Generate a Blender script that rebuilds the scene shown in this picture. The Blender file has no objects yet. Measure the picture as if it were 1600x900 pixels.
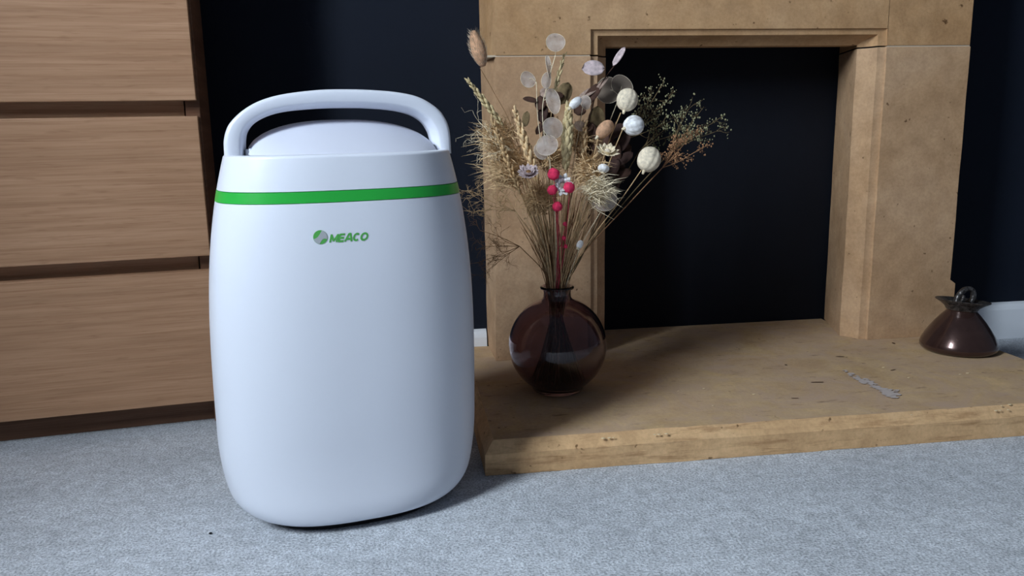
import bpy, bmesh, math, random
from mathutils import Vector, Matrix, Euler, noise
random.seed(7)
S = bpy.context.scene
COL = S.collection
PI = math.pi

# ------------------------------------------------------------------ camera
F = 1280.0
PITCH, ROLL, YAW = 0.197, -0.019, 0.133      # yaw between camera and fireplace
CAM = Vector((0, 0, 0.47))
cp, sp = math.cos(PITCH), math.sin(PITCH)
fw = Vector((0, cp, -sp)); rt = Vector((1, 0, 0)); up = rt.cross(fw)
cr, sr = math.cos(ROLL), math.sin(ROLL)
rt2 = rt * cr + up * sr; up2 = up * cr - rt * sr
RZ = Matrix.Rotation(-YAW, 3, 'Z')
FW, RT, UP = RZ @ fw, RZ @ rt2, RZ @ up2
cam_d = bpy.data.cameras.new('camera'); cam = bpy.data.objects.new('camera', cam_d)
COL.objects.link(cam)
m = Matrix((RT, UP, -FW)).transposed().to_4x4(); m.translation = CAM
cam.matrix_world = m
cam_d.sensor_fit = 'HORIZONTAL'; cam_d.sensor_width = 36; cam_d.lens = 36 * F / 1600
cam_d.clip_start = 0.02
S.camera = cam

# ------------------------------------------------------------------ light
w = bpy.data.worlds.new('world'); S.world = w; w.use_nodes = True
w.node_tree.nodes['Background'].inputs[0].default_value = (0.62, 0.75, 1.0, 1)
w.node_tree.nodes['Background'].inputs[1].default_value = 0.11
def area(name, loc, target, sx, sy, power, col):
    d = bpy.data.lights.new(name, 'AREA'); d.shape = 'RECTANGLE'; d.size = sx; d.size_y = sy
    d.energy = power; d.color = col
    o = bpy.data.objects.new(name, d); COL.objects.link(o); o.location = loc
    o.rotation_euler = (Vector(target) - Vector(loc)).to_track_quat('-Z', 'Y').to_euler()
    return o
area('window_light', (-1.47, 0.00, 1.60), (0.0, 0.00, 1.35), 0.80, 1.05, 154, (0.79, 0.895, 1.0))
S.view_settings.view_transform = 'Standard'; S.view_settings.look = 'None'
S.view_settings.gamma = 1; S.view_settings.use_curve_mapping = False
S.view_settings.exposure = 0.0

# ------------------------------------------------------------------ helpers
def at(x, y, Y):
    """world point on the vertical plane at depth Y seen at a photo position"""
    d = FW + RT * ((x - 800) / F) - UP * ((y - 450) / F)
    return CAM + d * ((Y - CAM.y) / d.y)
def lin(c):
    return tuple(((v / 255) / 12.92 if v / 255 <= .04045 else ((v / 255 + .055) / 1.055) ** 2.4) for v in c) + (1,)
def mat(name, col, rough=.6, spec=.5, metal=0, trans=0, ior=1.45, coat=0):
    mt = bpy.data.materials.new(name); mt.use_nodes = True
    b = mt.node_tree.nodes['Principled BSDF']
    b.inputs['Base Color'].default_value = lin(col); b.inputs['Roughness'].default_value = rough
    b.inputs['Specular IOR Level'].default_value = spec; b.inputs['Metallic'].default_value = metal
    b.inputs['Transmission Weight'].default_value = trans; b.inputs['IOR'].default_value = ior
    b.inputs['Coat Weight'].default_value = coat
    return mt
class NT:
    def __init__(s, mt): s.t = mt.node_tree; s.b = s.t.nodes['Principled BSDF']
    def n(s, typ, **kw):
        nd = s.t.nodes.new(typ)
        for k, v in kw.items():
            if k.startswith('i_'): nd.inputs[k[2:].replace('_', ' ')].default_value = v
            else: setattr(nd, k, v)
        return nd
    def l(s, a, b): s.t.links.new(a, b)
    def coord(s, scale=(1, 1, 1), kind='Object'):
        c = s.n('ShaderNodeTexCoord'); mp = s.n('ShaderNodeMapping'); mp.inputs['Scale'].default_value = scale
        s.l(c.outputs[kind], mp.inputs[0]); return mp.outputs[0]
    def noise(s, vec, scale, detail=4, rough=.6, dist=0):
        n = s.n('ShaderNodeTexNoise'); n.inputs['Scale'].default_value = scale
        n.inputs['Detail'].default_value = detail; n.inputs['Roughness'].default_value = rough
        n.inputs['Distortion'].default_value = dist
        s.l(vec, n.inputs['Vector']); return n.outputs['Fac']
    def ramp(s, fac, stops):
        r = s.n('ShaderNodeValToRGB'); e = r.color_ramp.elements
        while len(e) < len(stops): e.new(.5)
        for i, (p, c) in enumerate(stops): e[i].position = p; e[i].color = c if len(c) == 4 else lin(c)
        s.l(fac, r.inputs[0]); return r.outputs[0]
    def mix(s, a, b, fac, typ='MIX'):
        m_ = s.n('ShaderNodeMix', data_type='RGBA', blend_type=typ)
        if isinstance(fac, (int, float)): m_.inputs[0].default_value = fac
        else: s.l(fac, m_.inputs[0])
        for v, k in ((a, 6), (b, 7)):
            if isinstance(v, tuple): m_.inputs[k].default_value = v
            else: s.l(v, m_.inputs[k])
        return m_.outputs[2]
    def bump(s, h, strength, dist):
        b_ = s.n('ShaderNodeBump'); b_.inputs['Strength'].default_value = strength
        b_.inputs['Distance'].default_value = dist; s.l(h, b_.inputs['Height'])
        s.l(b_.outputs[0], s.b.inputs['Normal'])
    def base(s, c): s.l(c, s.b.inputs['Base Color'])

# materials of the setting
def carpet_mat():
    mt = mat('carpet', (150, 150, 150), .95, .1); q = NT(mt); v = q.coord()
    fine = q.noise(v, 330, 3, .7); mid = q.noise(v, 60, 4, .6); big = q.noise(v, 7, 3, .5)
    c = q.ramp(fine, [(.36, (168, 172, 178)), (.50, (214, 219, 226)), (.64, (244, 247, 252))])
    c2 = q.ramp(mid, [(.3, (205, 205, 205)), (.7, (255, 255, 255))])
    c = q.mix(c, c2, .75, 'MULTIPLY')
    c3 = q.ramp(big, [(.3, (222, 222, 222)), (.7, (255, 255, 255))])
    q.base(q.mix(c, c3, .6, 'MULTIPLY'))
    a = q.n('ShaderNodeMath', operation='ADD'); q.l(fine, a.inputs[0]); q.l(mid, a.inputs[1])
    q.bump(a.outputs[0], .55, .003)
    return mt
def stone_mat(name, base, dark, light, dirt=None, seed=0, streak=False):
    mt = mat(name, base, .9, .15); q = NT(mt); v = q.coord()
    mp = q.n('ShaderNodeVectorMath', operation='ADD'); mp.inputs[1].default_value = (seed * 3.1, seed * 1.7, seed)
    q.l(v, mp.inputs[0]); v = mp.outputs[0]
    big = q.noise(v, 5, 5, .65, .6); fine = q.noise(v, 190, 3, .7); mid = q.noise(v, 28, 5, .6)
    c = q.ramp(big, [(.28, dark), (.5, base), (.75, light)])
    c = q.mix(c, q.ramp(fine, [(.3, (212, 206, 198)), (.62, (255, 255, 255))]), .4, 'MULTIPLY')
    c = q.mix(c, q.ramp(mid, [(.3, (205, 200, 196)), (.65, (255, 255, 255))]), .55, 'MULTIPLY')
    # dark pits
    p = q.noise(v, 75, 2, .5)
    c = q.mix(c, q.ramp(p, [(.24, (110, 90, 70)), (.30, (255, 255, 255))]), .8, 'MULTIPLY')
    if dirt:
        d = q.noise(v, 9, 6, .7, 1.2)
        f = q.ramp(d, [(.36, (0, 0, 0, 1)), (.66, (1, 1, 1, 1))])
        c = q.mix(c, lin(dirt), f)
        s2 = q.n('ShaderNodeMapping'); s2.inputs['Scale'].default_value = (7, 26, 20); q.l(v, s2.inputs[0])
        st = q.noise(s2.outputs[0], 2.2, 4, .7)
        c = q.mix(c, q.ramp(st, [(.30, (150, 138, 130)), (.40, (255, 255, 255))]), .6, 'MULTIPLY')
    if streak:
        s3 = q.n('ShaderNodeMapping'); s3.inputs['Scale'].default_value = (5, 5, 60); q.l(v, s3.inputs[0])
        c = q.mix(c, q.ramp(q.noise(s3.outputs[0], 2.0, 5, .7, .4), [(.34, (176, 156, 138)), (.48, (255, 255, 255))]), .55, 'MULTIPLY')
    q.base(c)
    a = q.n('ShaderNodeMath', operation='ADD'); q.l(fine, a.inputs[0]); q.l(mid, a.inputs[1])
    q.bump(a.outputs[0], .22, .0022)
    return mt
def wood_mat(name, dark, base, light, off=(0, 0, 0)):
    mt = mat(name, base, .5, .25); q = NT(mt); v0 = q.coord()
    ad = q.n('ShaderNodeVectorMath', operation='ADD'); ad.inputs[1].default_value = off; q.l(v0, ad.inputs[0])
    def sc(x, y, z):
        m_ = q.n('ShaderNodeMapping'); m_.inputs['Scale'].default_value = (x, y, z); q.l(ad.outputs[0], m_.inputs[0]); return m_.outputs[0]
    w1 = q.noise(sc(1.2, 1, 26), 2.0, 4, .55, .6)
    g = q.n('ShaderNodeTexWave', wave_type='BANDS', bands_direction='Z', wave_profile='SIN')
    g.inputs['Scale'].default_value = 9; g.inputs['Distortion'].default_value = 9; g.inputs['Detail'].default_value = 3
    g.inputs['Detail Scale'].default_value = .8; q.l(sc(.35, .6, 2.6), g.inputs['Vector'])
    fib = q.noise(sc(9, 9, 420), 1.0, 3, .6); fib2 = q.noise(sc(28, 28, 260), 1.0, 2, .5)
    c = q.ramp(w1, [(.3, dark), (.5, base), (.72, light)])
    c = q.mix(c, q.ramp(g.outputs['Fac'], [(.0, (236, 228, 222)), (.5, (255, 255, 255))]), .4, 'MULTIPLY')
    c = q.mix(c, q.ramp(fib, [(.33, (216, 204, 194)), (.58, (255, 255, 255))]), .5, 'MULTIPLY')
    c = q.mix(c, q.ramp(fib2, [(.25, (200, 185, 172)), (.4, (255, 255, 255))]), .35, 'MULTIPLY')
    q.base(c); q.bump(fib, .08, .0006)
    return mt
def plaster_mat(name, col):
    mt = mat(name, col, .75, .25); q = NT(mt); v = q.coord()
    q.bump(q.noise(v, 160, 4, .6), .25, .0012)
    n = q.noise(v, 4, 4, .6)
    q.base(q.ramp(n, [(.3, tuple(int(x * .88) for x in col)), (.7, col)]))
    return mt

M = {}
M['carpet'] = carpet_mat()
M['navy'] = plaster_mat('navy_paint', (17, 24, 38))
M['board'] = plaster_mat('navy_board', (13, 17, 27))
M['stoneL'] = stone_mat('sandstone_lintel', (196, 157, 116), (180, 139, 97), (206, 169, 130), seed=1)
M['stoneJ'] = stone_mat('sandstone_jamb', (204, 167, 132), (188, 149, 112), (214, 181, 148), seed=2)
M['stoneR'] = stone_mat('sandstone_jamb_b', (196, 160, 124), (180, 143, 106), (208, 174, 140), seed=5)
M['hearth'] = stone_mat('sandstone_hearth', (208, 176, 132), (190, 156, 116), (218, 188, 146), dirt=(188, 160, 136), seed=8)
M['hearth_edge'] = stone_mat('sandstone_hearth_edge', (224, 184, 138), (206, 166, 122), (234, 198, 154), seed=11, streak=True)
M['mortar'] = mat('mortar', (206, 190, 168), .95, .1)
M['wood'] = [wood_mat('oak_veneer_%d' % i, (176, 136, 105), (184, 143, 111), (194, 153, 121), (i * 1.3, i * .7, i * 2.1)) for i in range(4)]
M['wood_shaded'] = wood_mat('oak_carcass_shaded', (104, 74, 56), (120, 88, 68), (134, 98, 76), (9, 4, 2))  # same oak as the drawer fronts, shade on carcass and plinth mixed into its colour
M['white_trim'] = mat('white_gloss_paint', (226, 230, 235), .35, .5)
M['plastic'] = mat('white_plastic', (224, 228, 238), .32, .5)
M['plastic2'] = mat('white_plastic_satin', (214, 217, 230), .42, .45)
M['green'] = mat('green_plastic', (44, 172, 66), .3, .5)
M['logo_green'] = mat('logo_green', (84, 170, 80), .5, .3)
M['logo_grey'] = mat('logo_grey', (168, 172, 176), .5, .3)
M['black'] = mat('black_rubber', (16, 16, 18), .7, .3)
M['grey_plastic'] = mat('grey_plastic', (120, 124, 134), .5, .4)
# ------------------------------------------------------------------ mesh helpers
def link(name, bm, material, parent=None, smooth=True, kind=None, autosmooth=None):
    me = bpy.data.meshes.new(name)
    bmesh.ops.recalc_face_normals(bm, faces=bm.faces)
    bm.to_mesh(me); bm.free()
    for mm in (material if isinstance(material, (list, tuple)) else [material]): me.materials.append(mm)
    if smooth:
        me.polygons.foreach_set('use_smooth', [True] * len(me.polygons))
        if autosmooth: me.set_sharp_from_angle(angle=math.radians(autosmooth))
    o = bpy.data.objects.new(name, me); COL.objects.link(o)
    if parent: o.parent = parent
    if kind: o['kind'] = kind
    return o
def tag(o, label, cat, group=None, kind=None):
    o['label'] = label; o['category'] = cat
    if group: o['group'] = group
    if kind: o['kind'] = kind
    return o
def empty(name, loc, rz=0):
    o = bpy.data.objects.new(name, None); COL.objects.link(o); o.location = loc; o.rotation_euler = (0, 0, rz)
    o.empty_display_size = .03
    return o
def box(bm, x0, x1, y0, y1, z0, z1, bev=0, seg=2):
    r = bmesh.ops.create_cube(bm, size=1)
    vs = r['verts']
    for v in vs:
        v.co = Vector(((x0 + x1) / 2 + v.co.x * (x1 - x0), (y0 + y1) / 2 + v.co.y * (y1 - y0), (z0 + z1) / 2 + v.co.z * (z1 - z0)))
    if bev:
        es = list({e for v in vs for e in v.link_edges})
        bmesh.ops.bevel(bm, geom=es, offset=bev, segments=seg, affect='EDGES', profile=.5)
    return bm
def prism(bm, poly, z0, z1, top=None):
    """extrude an XY polygon from z0 to z1; top = optional polygon for the upper end"""
    top = top or poly
    a = [bm.verts.new((x, y, z0)) for x, y in poly]; b = [bm.verts.new((x, y, z1)) for x, y in top]
    n = len(poly)
    for i in range(n): bm.faces.new((a[i], a[(i + 1) % n], b[(i + 1) % n], b[i]))
    bm.faces.new(a[::-1]); bm.faces.new(b)
def loft(bm, rings, cap0=True, cap1=True, closed=True):
    R = [[bm.verts.new(p) for p in r] for r in rings]
    n = len(R[0])
    for a, b in zip(R, R[1:]):
        for i in range(n if closed else n - 1):
            bm.faces.new((a[i], a[(i + 1) % n], b[(i + 1) % n], b[i]))
    if cap0: bm.faces.new(R[0][::-1])
    if cap1: bm.faces.new(R[-1])
    return R
def lathe(bm, prof, seg=48, c=(0, 0)):
    rings = [[(c[0] + r * math.cos(2 * PI * k / seg), c[1] + r * math.sin(2 * PI * k / seg), z) for k in range(seg)] for r, z in prof]
    return loft(bm, rings, True, True)
def tube(bm, pts, r0, r1=None, seg=6):
    if r1 is None: r1 = r0
    pts = [Vector(p) for p in pts]; n = len(pts); rings = []
    t = (pts[1] - pts[0]).normalized()
    a = t.orthogonal().normalized()
    for i, p in enumerate(pts):
        t = (pts[min(i + 1, n - 1)] - pts[max(i - 1, 0)]).normalized()
        a = (a - t * a.dot(t)).normalized(); b = t.cross(a)
        r = r0 + (r1 - r0) * i / (n - 1)
        rings.append([p + (a * math.cos(2 * PI * k / seg) + b * math.sin(2 * PI * k / seg)) * r for k in range(seg)])
    loft(bm, rings)
def spline(pts, n=16):
    pts = [Vector(p) for p in pts]
    P = [pts[0] * 2 - pts[1]] + pts + [pts[-1] * 2 - pts[-2]]
    out = []
    for i in range(1, len(P) - 2):
        p0, p1, p2, p3 = P[i - 1:i + 3]
        for k in range(n):
            t = k / n
            out.append(.5 * ((2 * p1) + (p2 - p0) * t + (2 * p0 - 5 * p1 + 4 * p2 - p3) * t * t + (3 * p1 - p0 - 3 * p2 + p3) * t ** 3))
    out.append(pts[-1]); return out

# ------------------------------------------------------------------ structure
bm = bmesh.new(); box(bm, -1.45, 3.4, -2.2, 1.70, -.05, 0)
o = link('floor', bm, M['carpet'], smooth=False); o['kind'] = 'structure'
YW = 1.556
bm = bmesh.new(); WX0, WX1 = -1.45, -1.26
box(bm, WX0, WX1, -2.2, -.37, 0, 2.4); box(bm, WX0, WX1, .25, YW, 0, 2.4); box(bm, WX0, WX1, -.37, .25, 0, 1.02); box(bm, WX0, WX1, -.37, .25, 2.10, 2.4)
o = link('wall_left', bm, plaster_mat('pale_plaster', (196, 194, 190)), smooth=False); o['kind'] = 'structure'
bm = bmesh.new(); WF = .035
box(bm, -1.44, -1.39, -.37, -.37 + WF, 1.02, 2.10); box(bm, -1.44, -1.39, .25 - WF, .25, 1.02, 2.10); box(bm, -1.44, -1.39, -.37, .25, 1.02, 1.02 + WF); box(bm, -1.44, -1.39, -.37, .25, 2.10 - WF, 2.10)
o = link('window_1', bm, M['white_trim'], smooth=False); o['kind'] = 'structure'
bm = bmesh.new()
box(bm, -1.45, .30, YW, YW + .15, 0, 2.4); box(bm, .98, 3.4, YW, YW + .15, 0, 2.4); box(bm, .30, .98, YW + .02, YW + .15, .80, 2.4)
o = link('wall_back', bm, M['navy'], smooth=False); o['kind'] = 'structure'
for nm, x0, x1 in (('baseboard_left', -1.26, .155), ('baseboard_right', 1.068, 3.4)):
    bm = bmesh.new()
    prof = [(YW, 0), (YW - .014, 0), (YW - .014, .064), (YW - .012, .070), (YW - .007, .075), (YW, .078)]
    loft(bm, [[(x0, y, z) for y, z in prof], [(x1, y, z) for y, z in prof]])
    o = link(nm, bm, M['white_trim'], smooth=False); o['kind'] = 'structure'
bm = bmesh.new(); box(bm, .36, .94, 1.622, 1.634, .0, .74, .001)
tag(link('fireplace_board', bm, M['board'], smooth=False), 'flat dark navy board closing the fireplace opening behind the dried flowers', 'board')

# fireplace surround: stones
sur = empty('fireplace_surround', (.60, 1.50, .046))
tag(sur, 'tan sandstone fireplace surround with moulded opening against the navy wall', 'fireplace')
def rel(bm, root):
    for v in bm.verts: v.co -= root.location
    return bm
YF = 1.436; HT = .046
# moulding offsets (inward offset, y)
MO = [(0, YF), (.0005, YF + .004), (.007, YF + .0065), (.014, YF + .007), (.0155, YF + .011), (.019, YF + .022), (.026, YF + .031), (.036, YF + .038)]
def subdiv_z(bm, poly, zs, tops):
    loft(bm, [[(x, y, z) for x, y in p] for p, z in zip(tops, zs)])
def jamb(left, z0, z1, name, material, foot=False):
    bm = bmesh.new()
    rings = []
    zs = [z0 + (z1 - z0) * i / 12 for i in range(13)]
    if foot: zs = sorted(zs + [.150, .158])
    for z in zs:
        j = lambda: 0.0
        if left:
            xo = .160 + (z - HT) * .022; xb = .1575
            poly = [(xo, YF)] + [(.337 + a, y) for a, y in MO] + [(.330, 1.612), (.20, 1.612), (.20, YW - .001), (xb, YW - .001)]
        else:
            xo = 1.064 if z < .152 else 1.0525
            poly = [(.3 + .7525, YF)] if False else []
            poly = [(xo, YF)] + [(.887 - a, y) for a, y in MO] + [(.893, 1.612), (1.0, 1.612), (1.0, YW - .001), (xo, YW - .001)]
        rings.append([(x + .0012 * noise.noise(Vector((x * 9, z * 14, 3))), y + .0012 * noise.noise(Vector((x * 7, z * 11, 9))), z) for x, y in poly])
    loft(bm, rings)
    es = [e for e in bm.edges if abs(e.verts[0].co.y - YF) < .004 and abs(e.verts[1].co.y - YF) < .004 and (abs(e.verts[0].co.z - e.verts[1].co.z) < 1e-5 and (e.verts[0].co.z > z1 - 1e-4))]
    if es: bmesh.ops.bevel(bm, geom=es, offset=.0012, segments=1, affect='EDGES')
    return link(name, rel(bm, sur), material, sur, smooth=True, autosmooth=28)
jamb(True, HT + .0004, .5835, 'jamb_stone', M['stoneJ'])
jamb(False, HT + .0004, .5955, 'jamb_stone', M['stoneR'], True)
# lintel stone with a notch that carries the mitred moulding
bm = bmesh.new()
ZL, ZR, ZT = .586, .598, .628
path = [(.337, ZL), (.337, ZT), (.886, ZT), (.887, ZR)]
k = .72
rings = []
for a, y in MO:
    rings.append([(.337 + a, y, ZL), (.337 + a, y, ZT - a * k), (.886 - a, y, ZT - a * k), (.887 - a, y, ZR)])
loft(bm, rings, False, False, closed=False)
a = MO[-1][0]
# soffit and the reveal returning behind it
q = [bm.verts.new(p) for p in [(.337 + a, MO[-1][1], ZT - a * k), (.886 - a, MO[-1][1], ZT - a * k), (.886 - a, 1.505, ZT - a * k), (.337 + a, 1.505, ZT - a * k), (.886 - a, 1.505, .70), (.337 + a, 1.505, .70)]]
bm.faces.new((q[0], q[1], q[2], q[3])); bm.faces.new((q[3], q[2], q[4], q[5]))
# front face pieces
def quad(*ps): bm.faces.new([bm.verts.new(p) for p in ps])
LX0, LX1, LT = .1715, 1.0505, .86
quad((LX0, YF, ZL), (.337, YF, ZL), (.337, YF, LT), (LX0, YF, LT))
quad((.337, YF, ZT), (.886, YF, ZT), (.886, YF, LT), (.337, YF, LT))
quad((.887, YF, ZR), (LX1, YF, ZR), (LX1, YF, LT), (.886, YF, LT))
# sides, bottom returns, top
quad((LX0, YF, ZL), (LX0, YF, LT), (.1575, YW - .001, LT), (.1575, YW - .001, ZL))
quad((LX1, YF, ZR), (LX1, YF, LT), (LX1, YW - .001, LT), (LX1, YW - .001, ZR))
quad((LX0, YF, LT), (LX1, YF, LT), (LX1, YW - .001, LT), (.1575, YW - .001, LT))
quad((LX0, YF, ZL), (.337, YF, ZL), (.33, YW - .001, ZL), (.1575, YW - .001, ZL))
quad((.887, YF, ZR), (LX1, YF, ZR), (LX1, YW - .001, ZR), (.893, YW - .001, ZR))
# reveal above the jambs
quad((.373, MO[-1][1], ZL), (.330, 1.612, ZL), (.330, 1.612, .74), (.373, MO[-1][1], .74))
quad((.851, MO[-1][1], ZR), (.893, 1.612, ZR), (.893, 1.612, .74), (.851, MO[-1][1], .74))
quad((.33, 1.612, .74), (.893, 1.612, .74), (.893, 1.50, .70), (.33, 1.50, .70))
link('lintel_stone', rel(bm, sur), M['stoneL'], sur, smooth=True, autosmooth=28)
bm = bmesh.new()
box(bm, .168, .336, YF + .0016, YF + .02, .5832, .5864); box(bm, .158, .17, YF + .004, YW - .004, .5832, .5864)
link('mortar_joint', rel(bm, sur), M['mortar'], sur, smooth=False)
bm = bmesh.new(); box(bm, .889, 1.0515, YF + .0016, YF + .02, .5952, .5984)
link('mortar_joint', rel(bm, sur), M['mortar'], sur, smooth=False)

# hearth slab
he = empty('hearth', (.59, 1.28, 0))
tag(he, 'low tan sandstone hearth slab with chipped chamfered edge on the grey carpet', 'hearth')
bm = bmesh.new()
X0, X1, Y0, Y1 = .098, 1.093, 1.042, 1.541
def hring(ins, z, n=60):
    x0, x1, y0, y1 = X0 + ins, X1 - ins, Y0 + ins, Y1
    pts = [(x0 + (x1 - x0) * i / n, y0) for i in range(n)] + [(x1, y0 + (y1 - y0) * i / 30) for i in range(30)] + [(x1 - (x1 - x0) * i / n, y1) for i in range(n)] + [(x0, y1 - (y1 - y0) * i / 30) for i in range(30)]
    out = []
    for x, y in pts:
        wv = .0016 * noise.noise(Vector((x * 16, y * 16, z * 40))) + .0010 * noise.noise(Vector((x * 60, y * 60, z * 30)))
        out.append((x, y + (wv if y < Y0 + .05 else 0), z + .0008 * noise.noise(Vector((x * 25, y * 25, 4)))))
    return out
loft(bm, [hring(0, 0.0004), hring(-.0004, .008), hring(.0003, .018), hring(.0003, .0305), hring(.0022, .0325), hring(.0115, .0445), hring(.0140, HT), ])
slab = link('slab', rel(bm, he), [M['hearth'], M['hearth_edge']], he, smooth=True, autosmooth=22)
for p_ in slab.data.polygons: p_.material_index = 0 if p_.normal.z > .985 else 1
bm = bmesh.new(); box(bm, .332, .891, Y1 + .0006, 1.6205, 0.0005, HT - .0004, .001, 1)
link('inner_slab', rel(bm, he), M['hearth'], he, smooth=False)
# the pale paint smear and a few chips on top of the slab
def onz(x, y, z):
    d = FW + RT * ((x - 800) / F) - UP * ((y - 450) / F); return CAM + d * ((z - CAM.z) / d.z)
bm = bmesh.new()
sm = [(1316, 578, 3), (1326, 583, 5), (1338, 590, 4), (1348, 596, 5.5), (1358, 597, 6), (1366, 603, 5), (1374, 608, 5), (1384, 613, 8), (1394, 616, 9), (1402, 615, 6)]
random.seed(3)
for i in range(150):
    t = random.random() ** .85 * (len(sm) - 1.01); j = int(t); u = t - j
    x = sm[j][0] * (1 - u) + sm[j + 1][0] * u; y = sm[j][1] * (1 - u) + sm[j + 1][1] * u; r = sm[j][2] * (1 - u) + sm[j + 1][2] * u
    x += random.gauss(0, 2.0); y += random.gauss(0, .35) * r
    c = onz(x, y, HT + .0007); rr = r * .00062 * random.uniform(.5, .95)
    vs = [bm.verts.new((c.x + rr * 1.6 * math.cos(a_) * random.uniform(.7, 1.2), c.y + rr * 1.1 * math.sin(a_) * random.uniform(.7, 1.2), HT + .0009 + i * .000005)) for a_ in [2 * PI * q_ / 9 for q_ in range(9)]]
    bm.faces.new(vs)
o = link('paint_smear', rel(bm, he), mat('dried_white_paint', (196, 184, 178), .7, .2), he, smooth=False); o['label'] = 'pale grey-white paint smear'
scuff = mat('dark_scuff', (84, 62, 48), .9, .1)
for (x, y, l, r, a_) in ((1313, 557, 9, .0010, -.3), (1277, 597, 13, .0009, -.15), (1242, 622, 7, .0006, -.2), (1396, 536, 3, .0022, 0), (1228, 570, 3, .0012, 0), (1395, 578, 8, .0006, .3)):
    bm = bmesh.new(); c = onz(x, y, HT + .0009); L = l * .0009
    pts = [(c.x + L * math.cos(b_) * random.uniform(.8, 1.1), c.y + r * 2 * math.sin(b_) + a_ * L * math.cos(b_), HT + .001) for b_ in [2 * PI * q_ / 10 for q_ in range(10)]]
    bm.faces.new([bm.verts.new(p) for p in pts])
    link('scuff_mark', rel(bm, he), scuff, he, smooth=False)
bm = bmesh.new()
for (x, y) in ((956, 690), (948, 693), (960, 686), (1032, 690), (1040, 691), (1052, 690), (1060, 611), (1100, 607), (1178, 616), (1114, 634), (1404, 645), (1424, 648), (1578, 632), (1565, 634), (1582, 650), (1572, 649), (1588, 646), (1380, 574), (1500, 585), (1512, 583), (1420, 590)):
    edge = y > 640 and not (x > 1550 and y < 640)
    c = onz(x, y, HT - .004 if edge else HT + .0006)
    if edge: c.y = max(c.y, Y0 + .003)
    rr = random.uniform(.0012, .0022)
    mtx = Matrix.Translation(c) @ Matrix.Diagonal((rr * 1.7, rr, rr * .5, 1))
    bmesh.ops.create_icosphere(bm, subdivisions=1, radius=1, matrix=mtx)
link('chip', rel(bm, he), mat('pale_stone_chip', (220, 198, 160), .9, .1), he, smooth=False, kind='stuff')

# ------------------------------------------------------------------ chest of drawers
CH = empty('chest_of_drawers', (-.416, 1.302, 0), .138)
tag(CH, 'oak veneer chest of wide handleless drawers beside the white appliance', 'chest')
D = .205; XR = .122; XL = XR - .80
bm = bmesh.new(); box(bm, XR - .021, XR, .018, D, 0.0005, .985, .0008, 1); link('side_panel', bm, M['wood_shaded'], CH, smooth=False)
bm = bmesh.new(); box(bm, XL, XL + .021, .018, D, 0, .985, .0008, 1); link('side_panel', bm, M['wood_shaded'], CH, smooth=False)
bm = bmesh.new(); box(bm, XL, XR + .002, -.002, D, .986, 1.004, .0012, 1); link('top_panel', bm, M['wood'][3], CH, smooth=False)
bm = bmesh.new(); box(bm, XL + .022, XR - .022, D - .012, D - .004, .03, .984); link('back_panel', bm, M['wood_shaded'], CH, smooth=False)
bm = bmesh.new(); box(bm, XL + .022, XR - .022, .034, .048, 0, .046, .0008, 1); link('plinth', bm, M['wood_shaded'], CH, smooth=False)
z = .0415
for i in range(4):
    zt = z + .2135
    bm = bmesh.new(); box(bm, XL, XR - .003, -.001, .017, z, zt, .0011, 2)
    dr = link('drawer', bm, M['wood'][i % 3], CH, smooth=False)
    # inner rail seen in the finger gap above the front
    bm = bmesh.new(); box(bm, XL + .024, XR - .024, .030, .042, zt - .02, zt + .024, .0006, 1); link('drawer_rail', bm, M['wood'][(i + 1) % 3], dr, smooth=False)
    bm = bmesh.new(); box(bm, XL + .024, XR - .024, .018, D - .02, z + .01, zt - .03); link('drawer_box', bm, M['wood_shaded'], dr, smooth=False)
    z += .2365

# ------------------------------------------------------------------ dehumidifier
BX, BY, BYAW, BB, BN = -.0793, 1.0232, .2073, .1062, 2.63
ZB, RZb, RX, RY, ZTOP, LEAN = .012, .0992, .0289, -.0304, .4416, .0171
DH = empty('dehumidifier', (BX, BY, 0), BYAW)
tag(DH, 'white rounded dehumidifier with green band and hoop handle on the grey carpet', 'dehumidifier')
import numpy as np
CO = np.polyfit([.05, .15, .27, .38, ZTOP], [.1609, .1616, .1588, .1468, .1317], 3)
lx, ly = math.cos(-BYAW) * LEAN, math.sin(-BYAW) * LEAN
def dims(z):
    A = float(np.polyval(CO, z)); u = min(max((ZB + RZb - z) / RZb, 0), 1); kk = 1 - math.sqrt(max(0, 1 - u * u))
    A -= RX * kk; B = BB - RY * kk * .55 - (max(0, z - .27) / .19) ** 2 * .012
    if z < ZB + .03:                       # rounded lower lip
        u2 = (ZB + .03 - z) / .03; k2 = 1 - math.sqrt(max(0, 1 - u2 * u2)); A -= .012 * k2; B -= .016 * k2
    return A, B
def sgn(c, n): return math.copysign(abs(c) ** (2 / n), c)
NS = 128
def section(z, grow=0, inset=0, zz=None):
    A, B = dims(z); A += grow - inset; B += grow - inset
    zo = z if zz is None else zz
    return [(A * sgn(math.cos(2 * PI * i / NS), BN) + lx * zo, B * sgn(math.sin(2 * PI * i / NS), BN) + ly * zo, zo) for i in range(NS)]
ZG0, ZG1 = .3898, .4022
bm = bmesh.new()
zs = [ZB + RZb * (1 - math.cos(t / 26 * PI / 2)) for t in range(27)] + [ZB + RZb + (ZG0 - .0006 - ZB - RZb) * t / 30 for t in range(1, 31)]
loft(bm, [section(z) for z in zs] + [section(ZG0, inset=.001)])
link('lower_housing', bm, M['plastic'], DH, autosmooth=50)
bm = bmesh.new()
loft(bm, [section(ZG0 + .0002, inset=.002)] + [section(z, grow=.0003) for z in (ZG0 + .0003, ZG0 + .004, ZG0 + .008, ZG1 - .0003)] + [section(ZG1 - .0001, inset=.002)])
link('green_band', bm, M['green'], DH, autosmooth=50)
bm = bmesh.new()
zr = ZTOP - .004
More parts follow.
